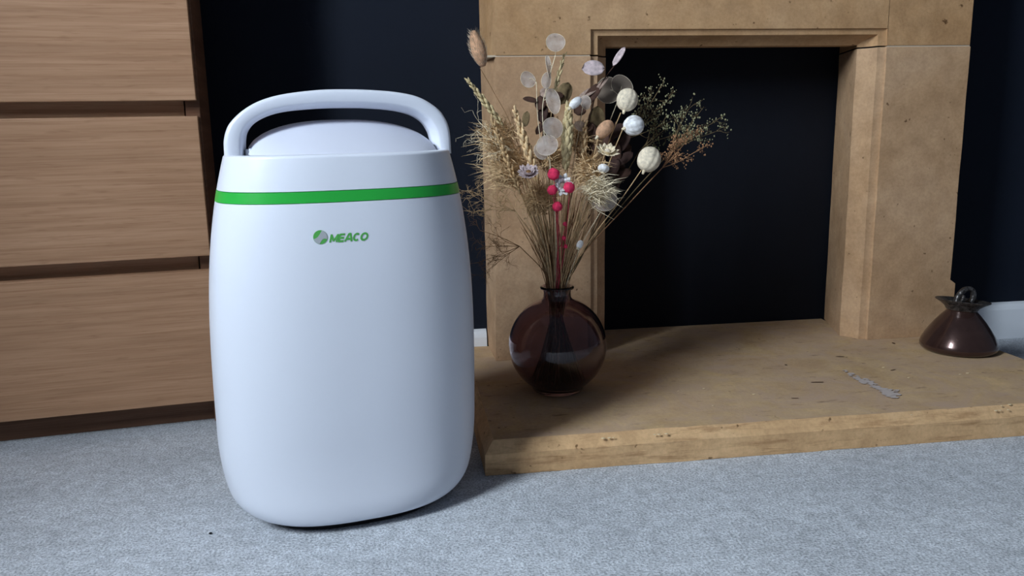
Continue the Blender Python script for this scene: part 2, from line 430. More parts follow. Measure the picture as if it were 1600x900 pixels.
rings = [section(ZG1, inset=.001), section(ZG1 + .0006)] + [section(ZG1 + .0006 + (zr - ZG1 - .0006) * t / 10) for t in range(1, 11)]
for t in range(1, 7):
    a_ = t / 6 * PI / 2; rings.append(section(zr, inset=.004 * (1 - math.cos(a_)), zz=zr + .004 * math.sin(a_)))
rings += [section(zr, inset=.010, zz=ZTOP + .0003), section(zr, inset=.012, zz=ZTOP - .001)]
loft(bm, rings)
link('upper_housing', bm, M['plastic'], DH, autosmooth=50)
# domed top cover sloping up to the back
bm = bmesh.new()
NA, NB = 56, 36
def dome(x, y):
    ax, by = .1125, .083
    c_ = max(0, 1 - abs(x / ax) ** 2.4); hx = .0400 * c_ ** .5; yb_ = by * c_ ** (1 / 2.4)
    yk = min(.036, yb_ * .5)
    if y < yk: t = (y + yb_) / max(1e-5, yk + yb_); return hx * math.sin(t * PI / 2) ** .92
    t = (y - yk) / max(1e-5, yb_ - yk); return hx * math.sqrt(max(0, 1 - t * t))
grid = []
for j in range(NB + 1):
    rr = math.sin(j / NB * PI / 2)
    ring = []
    for i in range(NA):
        a_ = 2 * PI * i / NA
        x = .1120 * rr * sgn(math.cos(a_), 2.4); y = .083 * rr * sgn(math.sin(a_), 2.4)
        z = ZTOP - .0016 + dome(x, y)
        ring.append((x + .007 + lx * z, y + .002 + ly * z, z))
    grid.append(ring)
loft(bm, grid[1:][::-1])
link('top_cover', bm, M['plastic2'], DH, autosmooth=60)
# hoop handle: outer and inner outlines, swept with a rounded section
HO = [(-.1235, .436), (-.1232, .4450), (-.1225, .4570), (-.1193, .4685), (-.1128, .4793), (-.0984, .4921), (-.0799, .5021), (-.0542, .5092), (-.0172, .5137), (.0129, .5147), (.0480, .5138), (.0825, .5107), (.1086, .5044), (.1301, .491), (.1400, .4775), (.1440, .4650), (.1452, .4500), (.1455, .436)]
HI = [(-.0985, .436), (-.0985, .4440), (-.0980, .4540), (-.0960, .4650), (-.0895, .4745), (-.0790, .4815), (-.0640, .4870), (-.0445, .4905), (-.0118, .4928), (.0130, .4931), (.0440, .4925), (.0760, .4895), (.0980, .4840), (.1120, .4755), (.1195, .4650), (.1228, .4560), (.1240, .4480), (.1242, .436)]
def dense(L): return [(p.x, p.z) for p in spline([(a, 0, b) for a, b in L], 6)]
bm = bmesh.new(); rings = []
HD = .017
HSEC = [(1, .6), (1, 0), (1, -.6), (.95, -.84), (.84, -.95), (.6, -1), (.2, -1), (-.25, -.98), (-.42, -.93), (-.56, -.80), (-.92, -.22), (-.98, -.08), (-1, .1), (-1, .6), (-.92, .85), (-.75, .97), (-.4, 1), (.4, 1), (.75, .97), (.93, .85)]
for (xo, zo), (xi, zi) in zip(dense(HO), dense(HI)):
    c = Vector(((xo + xi) / 2, 0, (zo + zi) / 2)); u = Vector((xo - xi, 0, zo - zi)) / 2; h = u.length; u.normalize()
    ring = []
    # u: -1 inner edge .. 1 outer edge, v: -1 front .. 1 back; the inner front edge is chamfered
    for (uu, vv) in HSEC:
        p = c + u * h * uu + Vector((0, 1, 0)) * HD * vv
        ring.append((p.x, p.y, p.z))
    rings.append(ring)
loft(bm, rings)
link('handle', bm, M['plastic'], DH, autosmooth=60)
for sx_ in (-.0945, .1195):
    bm = bmesh.new(); box(bm, sx_ - .006, sx_ + .006, -.012, .006, ZTOP - .003, ZTOP + .006, .0012); link('handle_hinge', bm, M['grey_plastic'], DH, autosmooth=40)
    bm = bmesh.new(); box(bm, sx_ - .0015, sx_ + .0015, -.0135, -.010, ZTOP - .002, ZTOP + .0068, .0006); link('hinge_rib', bm, M['plastic'], DH, autosmooth=40)
# dark base plinth
bm = bmesh.new()
rings = []
for zo, s_ in ((0.0008, .80), (.004, .83), (.016, .86)):
    A, B = dims(ZB + .001)
    rings.append([(A * (s_ + .06) * sgn(math.cos(2 * PI * i / 64), BN), B * (s_ + .06) * sgn(math.sin(2 * PI * i / 64), BN), zo) for i in range(64)])
loft(bm, rings)
link('base', bm, M['black'], DH, autosmooth=50)
# logo on the curved front
def front_y(x, z):
    A, B = dims(z); x0 = x - lx * z
    return -B * max(0, 1 - abs(x0 / A) ** BN) ** (1 / BN) + ly * z
def drape(me_verts, lift):
    for v in me_verts: v.co = Vector((v.co.x, front_y(v.co.x, v.co.z) - lift - (v.co.y), v.co.z))
bm = bmesh.new()
def stroke(pts, x0, wd, sw=.25):
    """one flat pen stroke of a slanted capital; pts in a unit cell"""
    P = [Vector((p[0] * wd, p[1])) for p in pts]; n = len(P); L_, R_ = [], []
    for i, p in enumerate(P):
        t = (P[min(i + 1, n - 1)] - P[max(i - 1, 0)]).normalized(); nn = Vector((-t.y, t.x)) * sw / 2
        L_.append(p + nn); R_.append(p - nn)
    for i in range(n - 1):
        bm.faces.new([bm.verts.new(((x0 + q_.x + .30 * q_.y), 0, q_.y)) for q_ in (L_[i], L_[i + 1], R_[i + 1], R_[i])])
def arc(a0, a1, n=14): return [(.5 + .42 * math.cos(math.radians(a0 + (a1 - a0) * i / n)), .5 + .41 * math.sin(math.radians(a0 + (a1 - a0) * i / n))) for i in range(n + 1)]
h0, h1 = .08, .92
GL = [(1.10, [[(.08, 0), (.08, 1)], [(.08, .95), (.5, .15)], [(.5, .15), (.92, .95)], [(.92, 1), (.92, 0)]]),
      (.80, [[(.1, 0), (.1, 1)], [(.1, h1), (.95, h1)], [(.1, .5), (.88, .5)], [(.1, h0), (.95, h0)]]),
      (1.0, [[(.02, 0), (.42, 1)], [(.42, .96), (.62, .96)], [(.60, 1), (.98, 0)], [(.22, .32), (.8, .32)]]),
      (.92, [arc(48, 312)]), (1.05, [arc(0, 360, 22)])]
xx = 0
for wd, strokes in GL:
    for st_ in strokes: stroke(st_, xx, wd)
    xx += wd + .13
tot = xx - .13 + .3
for v in bm.verts: v.co = Vector((-.0226 + v.co.x / tot * .0438, 0, .3461 + v.co.z * .0088 + (v.co.x / tot) * -.0002))
r = bmesh.ops.extrude_face_region(bm, geom=bm.faces[:])
for g in r['geom']:
    if isinstance(g, bmesh.types.BMVert): g.co.y += .00015
drape(bm.verts, .0002)
link('logo_lettering', bm, M['logo_green'], DH, smooth=False)
def disc_part(name, pts, material, lift):
    bm = bmesh.new(); vs = [bm.verts.new((x, 0, z)) for x, z in pts]; f_ = bm.faces.new(vs)
    bmesh.ops.triangulate(bm, faces=[f_])
    r = bmesh.ops.extrude_face_region(bm, geom=bm.faces[:])
    for g in r['geom']:
        if isinstance(g, bmesh.types.BMVert): g.co.y += .00015
    drape(bm.verts, lift); link(name, bm, material, DH, smooth=False)
ex, ez, er = -.0319, .3524, .0077
disc_part('logo_emblem', [(ex + er * math.cos(2 * PI * i / 40), ez + er * math.sin(2 * PI * i / 40)) for i in range(40)], M['logo_green'], .0002)
# grey swirl across the emblem, upper right to lower left
sw = []
for i in range(20):
    t = i / 19; a_ = math.radians(75 - 95 * t); sw.append((ex + er * .97 * math.cos(a_), ez + er * .97 * math.sin(a_)))
for i in range(8):
    t = (i + 1) / 8; sw.append((ex + er * (.90 - .98 * t), ez + er * (-.32 - .48 * t + .30 * math.sin(t * PI))))
for i in range(14):
    t = i / 13; a_ = math.radians(262 - 70 * t); sw.append((ex + er * .97 * math.cos(a_), ez + er * .97 * math.sin(a_)))
for i in range(7):
    t = (i + 1) / 8; sw.append((ex + er * (-.95 + 1.15 * t), ez + er * (-.2 + 1.05 * t - .28 * math.sin(t * PI))))
disc_part('logo_swirl', sw, M['logo_grey'], .0004)

# ------------------------------------------------------------------ copper jug on the hearth
JG = empty('jug', (1.010, 1.340, HT + .0012), .0)
tag(JG, 'dark brown glazed conical jug with flared rim at the right of the hearth', 'jug')
brown = mat('brown_copper', (92, 62, 56), .22, .6, metal=.55, coat=.5)
q = NT(brown); v = q.coord()
q.base(q.ramp(q.noise(v, 40, 3, .6), [(.3, (62, 42, 38)), (.7, (80, 58, 52))]))
pew = mat('tarnished_metal', (92, 88, 86), .35, .5, metal=.7)
q = NT(pew); v = q.coord(); q.base(q.ramp(q.noise(v, 160, 3, .7), [(.35, (46, 43, 42)), (.65, (112, 108, 106))])); q.bump(q.noise(v, 220, 2, .5), .6, .002)
bm = bmesh.new()
pr = [(.056, 0), (.062, .002), (.0655, .006), (.0655, .012), (.063, .019), (.0575, .030), (.0505, .041), (.042, .053), (.033, .064), (.0265, .071), (.0240, .0745), (.026, .078)]
lathe(bm, pr, 64); link('body', bm, brown, JG, autosmooth=50)
T = Matrix.Translation((0, 0, .076)) @ Matrix.Rotation(math.radians(6), 4, 'Y') @ Matrix.Rotation(math.radians(-3), 4, 'X')
bm = bmesh.new()
lathe(bm, [(.0255, -.002), (.029, .004), (.037, .010), (.0455, .0145), (.0462, .016), (.0455, .0168), (.036, .0135), (.024, .009), (.010, .0075), (.0001, .007)], 56)
bmesh.ops.transform(bm, matrix=T, verts=bm.verts); link('rim', bm, pew, JG, autosmooth=50)
bm = bmesh.new()
pts = spline([(-.010, .004, .086), (-.006, .004, .099), (.004, .004, .110), (.015, .004, .112), (.023, .004, .106), (.024, .004, .094), (.020, .004, .086)], 6)
tube(bm, pts, .0052, .0048, 10)
for k_ in range(9):
    a_ = k_ / 8; bmesh.ops.create_icosphere(bm, subdivisions=1, radius=.0036, matrix=Matrix.Translation(Vector((-.014 + .012 * a_, -.004 - .004 * math.sin(a_ * 3), .084 + .016 * a_))))
link('handle', bm, pew, JG)

# ------------------------------------------------------------------ glass vase
VX, VY = .2395, 1.252
VS = empty('vase', (VX, VY, HT + .0012))
tag(VS, 'round purple tinted glass vase with narrow lipped neck holding dried flowers', 'vase')
glass = mat('purple_glass', (178, 158, 168), .03, .5, trans=1, ior=1.45)
bm = bmesh.new()
R = .0785; zc = .0745
out = [(.0001, .0030), (.020, .0022), (.034, .0), (.040, .0012)]
for i in range(1, 26):
    a_ = -62 + i * (62 + 69) / 25; a_ = math.radians(a_); out.append((R * math.cos(a_), zc + .0785 * math.sin(a_)))
out += [(.0235, .1505), (.0218, .154), (.0215, .160), (.0222, .165), (.0262, .1665), (.0270, .1685), (.0262, .1705), (.0225, .1712), (.0200, .1695)]
inn = [(.0190, .164), (.0188, .156), (.0200, .150)]
Ri = R - .0026
for i in range(0, 26):
    a_ = 70 - i * (70 + 62) / 25; a_ = math.radians(a_); inn.append((Ri * math.cos(a_), zc + (.0785 - .0026) * math.sin(a_)))
inn += [(.030, .0070), (.0001, .0075)]
pr = out + inn
lathe(bm, pr, 72)
link('glass_body', bm, glass, VS, autosmooth=60)

# ------------------------------------------------------------------ dried flowers
def fm(name, c, rough=.85, var=.14, trans=0):
    mt = mat(name, c, rough, .15); q = NT(mt); v = q.coord()
    q.base(q.ramp(q.noise(v, 150, 3, .6), [(.3, tuple(int(x * (1 - var)) for x in c)), (.7, tuple(min(255, int(x * (1 + var))) for x in c))]))
    return mt
C_ = {k_: fm('dried_' + k_, c_) for k_, c_ in dict(straw=(194, 163, 122), straw_dark=(138, 104, 72), sand=(216, 186, 144), cream=(226, 210, 180), ivory=(222, 208, 186), white=(232, 228, 226), lilac=(196, 178, 178), brown=(74, 54, 46), olive=(110, 94, 68), taupe=(150, 130, 118), green=(128, 132, 96), sage=(146, 144, 112), rust=(158, 118, 86), pink=(214, 56, 92), pinkstem=(178, 74, 82), pod=(222, 208, 184), wheat=(192, 174, 134), bunny=(188, 148, 118), darktwig=(62, 46, 42)).items()}
honesty = mat('honesty_membrane', (212, 200, 196), .45, .4)
tn = NT(honesty); honesty.node_tree.nodes['Principled BSDF'].inputs['Alpha'].default_value = .45
v = tn.coord(); tn.base(tn.ramp(tn.noise(v, 90, 4, .6), [(.3, (180, 160, 148)), (.7, (230, 218, 208))]))
paleleaf = mat('pale_leaf', (140, 126, 112), .6, .3); paleleaf.node_tree.nodes['Principled BSDF'].inputs['Alpha'].default_value = .8

NECK = Vector((VX, VY, HT + .160))
def root_pts(head, seed):
    """stem path: floor of the vase, through the neck, towards the head"""
    rnd = random.Random(seed)
    d = Vector((head.x - NECK.x, head.y - NECK.y, 0)); 
    if d.length > 1e-4: d.normalize()
    off = Vector((rnd.uniform(-1, 1), rnd.uniform(-1, 1), 0)); 
    nk = NECK + d * rnd.uniform(.002, .0125) + off * .0045
    bs = NECK - d * rnd.uniform(.006, .034) + Vector((rnd.uniform(-1, 1), rnd.uniform(-1, 1), 0)) * .014
    bs.z = HT + .0125
    return bs, nk
def stem_path(head, seed, via=None):
    bs, nk = root_pts(head, seed)
    pts = [bs, (bs * .35 + nk * .65) + Vector((0, 0, .004)), nk]
    if via: pts += via
    else:
        mid = nk.lerp(head, .5); mid += Vector(((nk.x - head.x) * .10, 0, abs(head.x - nk.x) * .06))
        pts.append(mid)
    pts.append(head)
    return spline(pts, 7)
def flower(name, head, seed, label, cat, group=None, sr=.0011, smat='straw', via=None, r1=None):
    path = stem_path(head, seed, via)
    o = empty(name, path[0]); tag(o, label, cat, group)
    bm = bmesh.new(); tube(bm, path, sr, r1 or sr * .7, 6)
    link('stem', rel(bm, o), C_[smat], o)
    return o, path
def addp(name, bm, m_, root, **kw): return link(name, rel(bm, root), m_, root, **kw)
def frame(dirv, facing=None):
    z = dirv.normalized(); x = (facing if facing else z.orthogonal()); x = (x - z * x.dot(z)).normalized(); y = z.cross(x)
    return Matrix((x, y, z)).transposed().to_4x4()
VIEW = Vector((-.15, -.97, .2)).normalized()
PX = .00098
def leaf_bm(bm, c, L, Wd, ang, tilt=0.0, curl=.12, nrm=None, n=8, th=.0005, tip=1.0):
    """curved leaf centred at c; ang = direction of its long axis in the x-z plane"""
    nrm = nrm or VIEW
    ax_ = Vector((math.cos(ang), 0, math.sin(ang))); nn = (nrm - ax_ * nrm.dot(ax_)).normalized()
    wd = nn.cross(ax_)
    nn2 = (nn * math.cos(tilt) + wd * math.sin(tilt)); wd = nn2.cross(ax_)
    G = []
    for i in range(n + 1):
        t = i / n; s_ = -1 + 2 * t
        wv = Wd * math.sqrt(max(.003, 1 - abs(s_) ** (2.0 * tip)))
        row = []
        for k_ in (-1, -.5, 0, .5, 1):
            p = c + ax_ * (s_ * L) + wd * (wv * k_) - nn2 * (curl * L * s_ * s_ - .22 * Wd * k_ * k_)
            row.append(p)
        G.append(row)
    top = [[bm.verts.new(p + nn2 * th) for p in r_] for r_ in G]; bot = [[bm.verts.new(p - nn2 * th) for p in r_] for r_ in G]
    m_ = len(G[0])
    for A_, flip in ((top, 0), (bot, 1)):
        for a in range(n):
            for b in range(m_ - 1):
                f_ = (A_[a][b], A_[a][b + 1], A_[a + 1][b + 1], A_[a + 1][b]); bm.faces.new(f_[::-1] if flip else f_)
    for a in range(n):
        bm.faces.new((top[a][0], top[a + 1][0], bot[a + 1][0], bot[a][0])); bm.faces.new((top[a + 1][-1], top[a][-1], bot[a][-1], bot[a + 1][-1]))
    for b in range(m_ - 1):
        bm.faces.new((top[0][b + 1], top[0][b], bot[0][b], bot[0][b + 1])); bm.faces.new((top[-1][b], top[-1][b + 1], bot[-1][b + 1], bot[-1][b]))

# 1 bunny tail
h = at(750, 106, 1.25)
o, path = flower('bunny_tail_grass', h, 11, 'fluffy tan bunny-tail grass head, topmost at the left of the bouquet', 'dried flower', sr=.0006, smat='straw_dark', via=[at(842, 330, 1.25), at(800, 200, 1.25), at(772, 145, 1.25)])
bm = bmesh.new(); a0, a1 = at(755, 104, 1.25), at(739, 48, 1.25); axd = (a1 - a0); L = axd.length; mt_ = frame(axd, VIEW)
rings = []
for i in range(15):
    t = i / 14; r_ = .0118 * math.sin(PI * (.06 + .88 * t)) ** .7 * (1.0 - .15 * t)
    rings.append([a0 + axd * t + (mt_ @ Vector((r_ * math.cos(2 * PI * k_ / 16), r_ * math.sin(2 * PI * k_ / 16), 0))) for k_ in range(16)])
loft(bm, rings); addp('seed_head', bm, C_['bunny'], o)
bm = bmesh.new(); rnd = random.Random(5)
for i in range(520):
    t = rnd.uniform(.03, 1); a_ = rnd.uniform(0, 2 * PI); r_ = .0118 * math.sin(PI * (.06 + .88 * min(t, .98))) ** .7
    p = a0 + axd * t + mt_ @ Vector((r_ * math.cos(a_), r_ * math.sin(a_), 0)); d_ = (mt_ @ Vector((math.cos(a_), math.sin(a_), 1.9))).normalized()
    p2 = p + d_ * rnd.uniform(.003, .0075); s_ = d_.orthogonal() * .00022
    bm.faces.new([bm.verts.new(p + s_), bm.verts.new(p - s_), bm.verts.new(p2)])
addp('hair', bm, C_['ivory'], o, kind='stuff', smooth=False)

# 2 spikes of grain
def spike(p0, p1, wpx, mname, seed, label, name='wheat_ear', via=None, grains=26, droop=0):
    A, B = at(*p0), at(*p1)
    o, path = flower(name, A, seed, label, 'dried flower', sr=.0011, smat='straw', via=via)
    bm = bmesh.new(); rnd = random.Random(seed); ax_ = B - A; L = ax_.length
    tube(bm, [A, A.lerp(B, .5), B], .0009, .0005, 5)
    for i in range(grains):
        t = (i + .5) / grains; a_ = i * 2.399; w_ = wpx * PX * (.6 + .6 * math.sin(PI * min(.95, t + .08)))
        F_ = frame(ax_, VIEW); d_ = (F_ @ Vector((math.cos(a_) * .26, math.sin(a_) * .26, 1))).normalized()
        c = A.lerp(B, t) + F_ @ Vector((math.cos(a_), math.sin(a_), 0)) * w_ * .42
        g = frame(d_); Mx = Matrix.Translation(c) @ g @ Matrix.Diagonal((w_ * .36, w_ * .36, max(w_ * .9, L / grains * 1.9), 1))
        bmesh.ops.create_icosphere(bm, subdivisions=1, radius=1, matrix=Mx)
        if i % 2 == 0:
            tp = c + d_ * w_ * rnd.uniform(1.2, 2.2); s_ = d_.orthogonal() * .0002; bm.faces.new([bm.verts.new(c + s_), bm.verts.new(c - s_), bm.verts.new(tp)])
    addp('seed_head', bm, C_[mname], o); return o
spike((785, 195, 1.24), (729, 123, 1.235), 6.5, 'wheat', 21, 'pale green-tan grain spike pointing up left past the stone edge', via=[at(848, 360, 1.245), at(812, 250, 1.245)], grains=34)
spike((840, 285, 1.235), (803, 168, 1.23), 8.5, 'sand', 22, 'knobbly sand-coloured spike, second from the left', via=[at(858, 370, 1.24)], grains=44)
spike((864, 152, 1.245), (882, 84, 1.245), 4.5, 'wheat', 23, 'thin bare yellow spike beside the topmost silver disc', via=[at(866, 350, 1.25), at(858, 230, 1.25)], grains=20)
spike((884, 262, 1.225), (889, 160, 1.225), 10.5, 'wheat', 24, 'thick pale yellow spike in the middle of the bouquet', via=[at(878, 350, 1.23)], grains=54)
spike((812, 300, 1.23), (767, 182, 1.22), 6, 'straw', 25, 'brownish spike leaning left below the green-tan one', via=[at(846, 380, 1.24)], grains=36)
spike((905, 285, 1.24), (914, 190, 1.245), 9, 'sand', 26, 'tan feathery spike right of the thick yellow spike', via=[at(886, 370, 1.24)], grains=46)
spike((862, 250, 1.26), (850, 185, 1.27), 9, 'taupe', 27, 'dull brown spike behind the large papery disc', via=[at(866, 370, 1.25)], grains=30)

# 3 honesty
def disc(bm, c, rx_, rz_, rot, tilt, th=.0004, n=18):
    nn = (VIEW + Vector((math.sin(tilt), 0, math.cos(tilt * 2) * .1))).normalized()
    F_ = frame(nn, Vector((math.cos(rot), 0, math.sin(rot))))
    rim = []; 
    for s_ in (1, -1):
        ctr = bm.verts.new(c + nn * (th * 2.2 * s_)); rs = []
        for rr in (.55, 1):
            rs.append([bm.verts.new(c + F_ @ Vector((rx_ * rr * math.cos(2 * PI * k_ / n), rz_ * rr * math.sin(2 * PI * k_ / n), (s_ * th if rr < 1 else 0) + .0012 * math.sin(k_ * 2 * PI / n * 2 + rot * 7) * rr))) for k_ in range(n)])
        for k_ in range(n):
            j_ = (k_ + 1) % n
            bm.faces.new((ctr, rs[0][k_], rs[0][j_])); bm.faces.new((rs[0][k_], rs[1][k_], rs[1][j_], rs[0][j_]))
def ringtube(bm, c, rx_, rz_, rot, tilt, r_=.0004, n=24):
    nn = (VIEW + Vector((math.sin(tilt), 0, math.cos(tilt * 2) * .1))).normalized(); F_ = frame(nn, Vector((math.cos(rot), 0, math.sin(rot))))
    pts = [c + F_ @ Vector((rx_ * math.cos(2 * PI * k_ / n), rz_ * math.sin(2 * PI * k_ / n), .0012 * math.sin(k_ * 2 * PI / n * 2 + rot * 7))) for k_ in range(n + 1)]
    tube(bm, pts, r_, r_, 4)
def honesty_stem(head, discs, seed, label, via=None, m_=None):
    H_ = at(*head)
    o, path = flower('honesty_stem', H_, seed, label, 'dried flower', sr=.0008, smat='cream', via=via)
    for i, (x, y, Y, rx_, rz_, rot, tilt) in enumerate(discs):
        c = at(x, y, Y); near = min(path, key=lambda p: (p - c).length)
        bm = bmesh.new(); disc(bm, c, rx_ * PX, rz_ * PX, math.radians(rot), tilt); pd = addp('seed_pod', bm, m_ or honesty, o)
        bm = bmesh.new(); ringtube(bm, c, rx_ * PX, rz_ * PX, math.radians(rot), tilt); r_ = link('pod_rim', rel(bm, o), C_['ivory'], o); r_.parent = pd
        if (near - c).length > rx_ * PX * .8:
            bm = bmesh.new(); tube(bm, spline([near, near.lerp(c, .6) + Vector((0, 0, .003)), c], 4), .0005, .0004, 5); addp('pedicel', bm, C_['cream'], o)
honesty_stem((868, 86, 1.235), [(868, 66, 1.235, 15, 14, 20, .2), (857, 104, 1.235, 5, 17, 5, .9), (854, 126, 1.23, 8, 13, -15, .5), (864, 158, 1.23, 11, 20, 10, .3)], 31, 'honesty stem with translucent silver discs, tallest in the bouquet', via=[at(870, 340, 1.24), at(848, 190, 1.235), at(856, 130, 1.235)])
honesty_stem((838, 128, 1.25), [(825, 124, 1.25, 12, 13, 30, .4)], 32, 'single grey papery disc left of the tallest honesty stem', via=[at(864, 340, 1.245), at(842, 200, 1.25)])
honesty_stem((858, 240, 1.205), [(855, 227, 1.20, 17, 15, 35, .1), (846, 236, 1.203, 12, 13, 0, .4), (864, 200, 1.21, 17, 16, 0, .5)], 33, 'papery lilac-white discs overlapping above the pink buds', via=[at(868, 350, 1.22)])
honesty_stem((942, 325, 1.21), [(944, 311, 1.205, 20, 19, 0, .1)], 34, 'large round buff disc low on the right of the bouquet', via=[at(905, 390, 1.22)])
honesty_stem((968, 150, 1.27), [(951, 141, 1.272, 20, 22, -30, .2), (972, 134, 1.275, 19, 17, -35, .3)], 35, 'two overlapping grey-brown round leaves behind the upper ribbed pod', via=[at(902, 360, 1.255), at(935, 240, 1.265)], m_=paleleaf)
honesty_stem((910, 170, 1.24), [(915, 160, 1.235, 9, 11, 0, .4), (906, 197, 1.24, 10, 8, 0, .6)], 36, 'small pale discs in the centre beside dark leaves', via=[at(882, 350, 1.24)])

# 4 leafy stems
def leafy(head, leaves, seed, label, via=None, smat='brown'):
    o, path = flower('eucalyptus_stem', at(*head), seed, label, 'dried foliage', sr=.0009, smat=smat, via=via)
    for (x, y, Y, L, Wd, ang, tilt, mm) in leaves:
        bm = bmesh.new(); leaf_bm(bm, at(x, y, Y), L * PX, Wd * PX, math.radians(ang), tilt); addp('leaf', bm, C_[mm], o)
leafy((850, 150, 1.255), [(829, 156, 1.25, 12, 4.5, -12, .3, 'brown'), (846, 160, 1.25, 13, 9, 60, .2, 'brown'), (849, 178, 1.25, 14, 9, 75, .5, 'darktwig'), (856, 188, 1.252, 14, 9, 60, .2, 'brown'), (852, 145, 1.25, 9, 8, 20, .2, 'taupe'), (868, 149, 1.262, 14, 6, -5, .2, 'brown'), (882, 146, 1.265, 18, 12, 68, .2, 'olive'), (822, 186, 1.26, 12, 6, 80, .3, 'olive'), (845, 200, 1.255, 12, 6, 50, .4, 'brown')], 41, 'stem of small dark brown leaves left of centre', via=[at(866, 350, 1.25), at(850, 220, 1.255)])
leafy((968, 92, 1.25), [(967, 88, 1.25, 17, 5, 55, .1, 'lilac'), (927, 107, 1.245, 18, 12, 0, .1, 'lilac'), (925, 148, 1.25, 22, 9, 50, .2, 'brown'), (940, 132, 1.25, 16, 4, 48, .3, 'taupe'), (906, 172, 1.25, 10, 10, 20, .2, 'brown'), (932, 188, 1.25, 22, 13, 85, .2, 'olive'), (925, 205, 1.248, 14, 8, 100, .4, 'brown'), (917, 200, 1.248, 12, 8, 30, .3, 'brown'), (918, 146, 1.252, 18, 6, 30, .4, 'taupe'), (920, 235, 1.25, 14, 9, 70, .3, 'brown')], 42, 'tall dusky leafed stem reaching over the fireplace opening', via=[at(885, 350, 1.245), at(912, 220, 1.25), at(935, 140, 1.25)])
leafy((962, 190, 1.245), [(964, 205, 1.240, 16, 9, 40, .3, 'darktwig'), (974, 222, 1.240, 18, 9, 60, .3, 'darktwig'), (962, 238, 1.240, 18, 9, 95, .3, 'brown'), (976, 248, 1.235, 16, 8, 35, .3, 'darktwig'), (957, 264, 1.235, 18, 10, 60, .3, 'darktwig'), (972, 274, 1.235, 17, 8, 30, .3, 'brown'), (960, 292, 1.240, 16, 8, 75, .3, 'darktwig'), (948, 284, 1.235, 14, 8, 120, .3, 'darktwig'), (952, 218, 1.245, 14, 7, 50, .3, 'brown'), (968, 258, 1.245, 18, 9, 100, .3, 'darktwig'), (980, 236, 1.245, 12, 6, 70, .3, 'brown')], 43, 'dark crumpled leaves behind the cream flower', via=[at(890, 390, 1.24), at(940, 300, 1.245)])

# 5 ribbed pods
def pod(head, c, rx_, rz_, rot, seed, label, via=None, mm='pod', ribs=9, name='ribbed_pod_stem', group=None):
    Cc = at(*c)
    o, path = flower(name, at(*head), seed, label, 'dried flower', sr=.0010, smat='straw', via=via)
    bm = bmesh.new(); F_ = Matrix.Rotation(math.radians(rot), 4, 'Y') @ Matrix.Rotation(math.radians(-14), 4, 'X')
    rings = []; NN = ribs * 6
    for i in range(15):
        ph = PI * (i + .25) / 14.5; r_ = math.sin(ph) ** .9; zz = -math.cos(ph)
        rings.append([Cc + F_ @ Vector((rx_ * PX * r_ * math.cos(2 * PI * k_ / NN) * (1 - .075 * (1 - abs(math.sin(ribs * PI * k_ / NN)))), rx_ * PX * r_ * math.sin(2 * PI * k_ / NN) * (1 - .075 * (1 - abs(math.sin(ribs * PI * k_ / NN)))), rz_ * PX * zz)) for k_ in range(NN)])
    loft(bm, rings); addp('pod', bm, C_[mm], o)
    bm = bmesh.new(); tube(bm, [Cc + F_ @ Vector((0, 0, -rz_ * PX * 1.3)), Cc + F_ @ Vector((0, 0, -rz_ * PX * .9))], .0016, .0032, 8); addp('calyx', bm, C_['cream'], o)
pod((970, 176, 1.225), (980, 156, 1.22), 16.5, 17.5, 20, 51, 'cream ribbed seed pod, uppermost of the three', via=[at(905, 385, 1.235), at(945, 240, 1.235)])
pod((974, 199, 1.21), (990, 196, 1.21), 15.5, 16, 75, 52, 'whitest ribbed seed pod, middle of the three', via=[at(905, 390, 1.225), at(950, 260, 1.22)], mm='white')
pod((1002, 266, 1.20), (1014, 249, 1.20), 18, 19.5, 28, 53, 'cream ribbed seed pod, lowest and rightmost of the three', via=[at(912, 390, 1.22), at(970, 312, 1.21)])
pod((935, 214, 1.225), (945, 202, 1.22), 11, 17, 48, 54, 'peach elongated bud left of the middle ribbed pod', via=[at(895, 380, 1.235)], mm='bunny', ribs=5)
pod((892, 172, 1.22), (899, 161, 1.215), 7, 12, 50, 55, 'small white bud at the top centre', via=[at(880, 380, 1.235)], mm='white', ribs=5)
pod((898, 392, 1.212), (906, 382, 1.208), 5, 7, 30, 56, 'tiny white bud low on the right near the neck', mm='white', ribs=5)
pod((937, 272, 1.205), (943, 263, 1.20), 9, 6.5, 15, 57, 'small white cup under the cream star flower', via=[at(895, 385, 1.22)], mm='white', ribs=6)

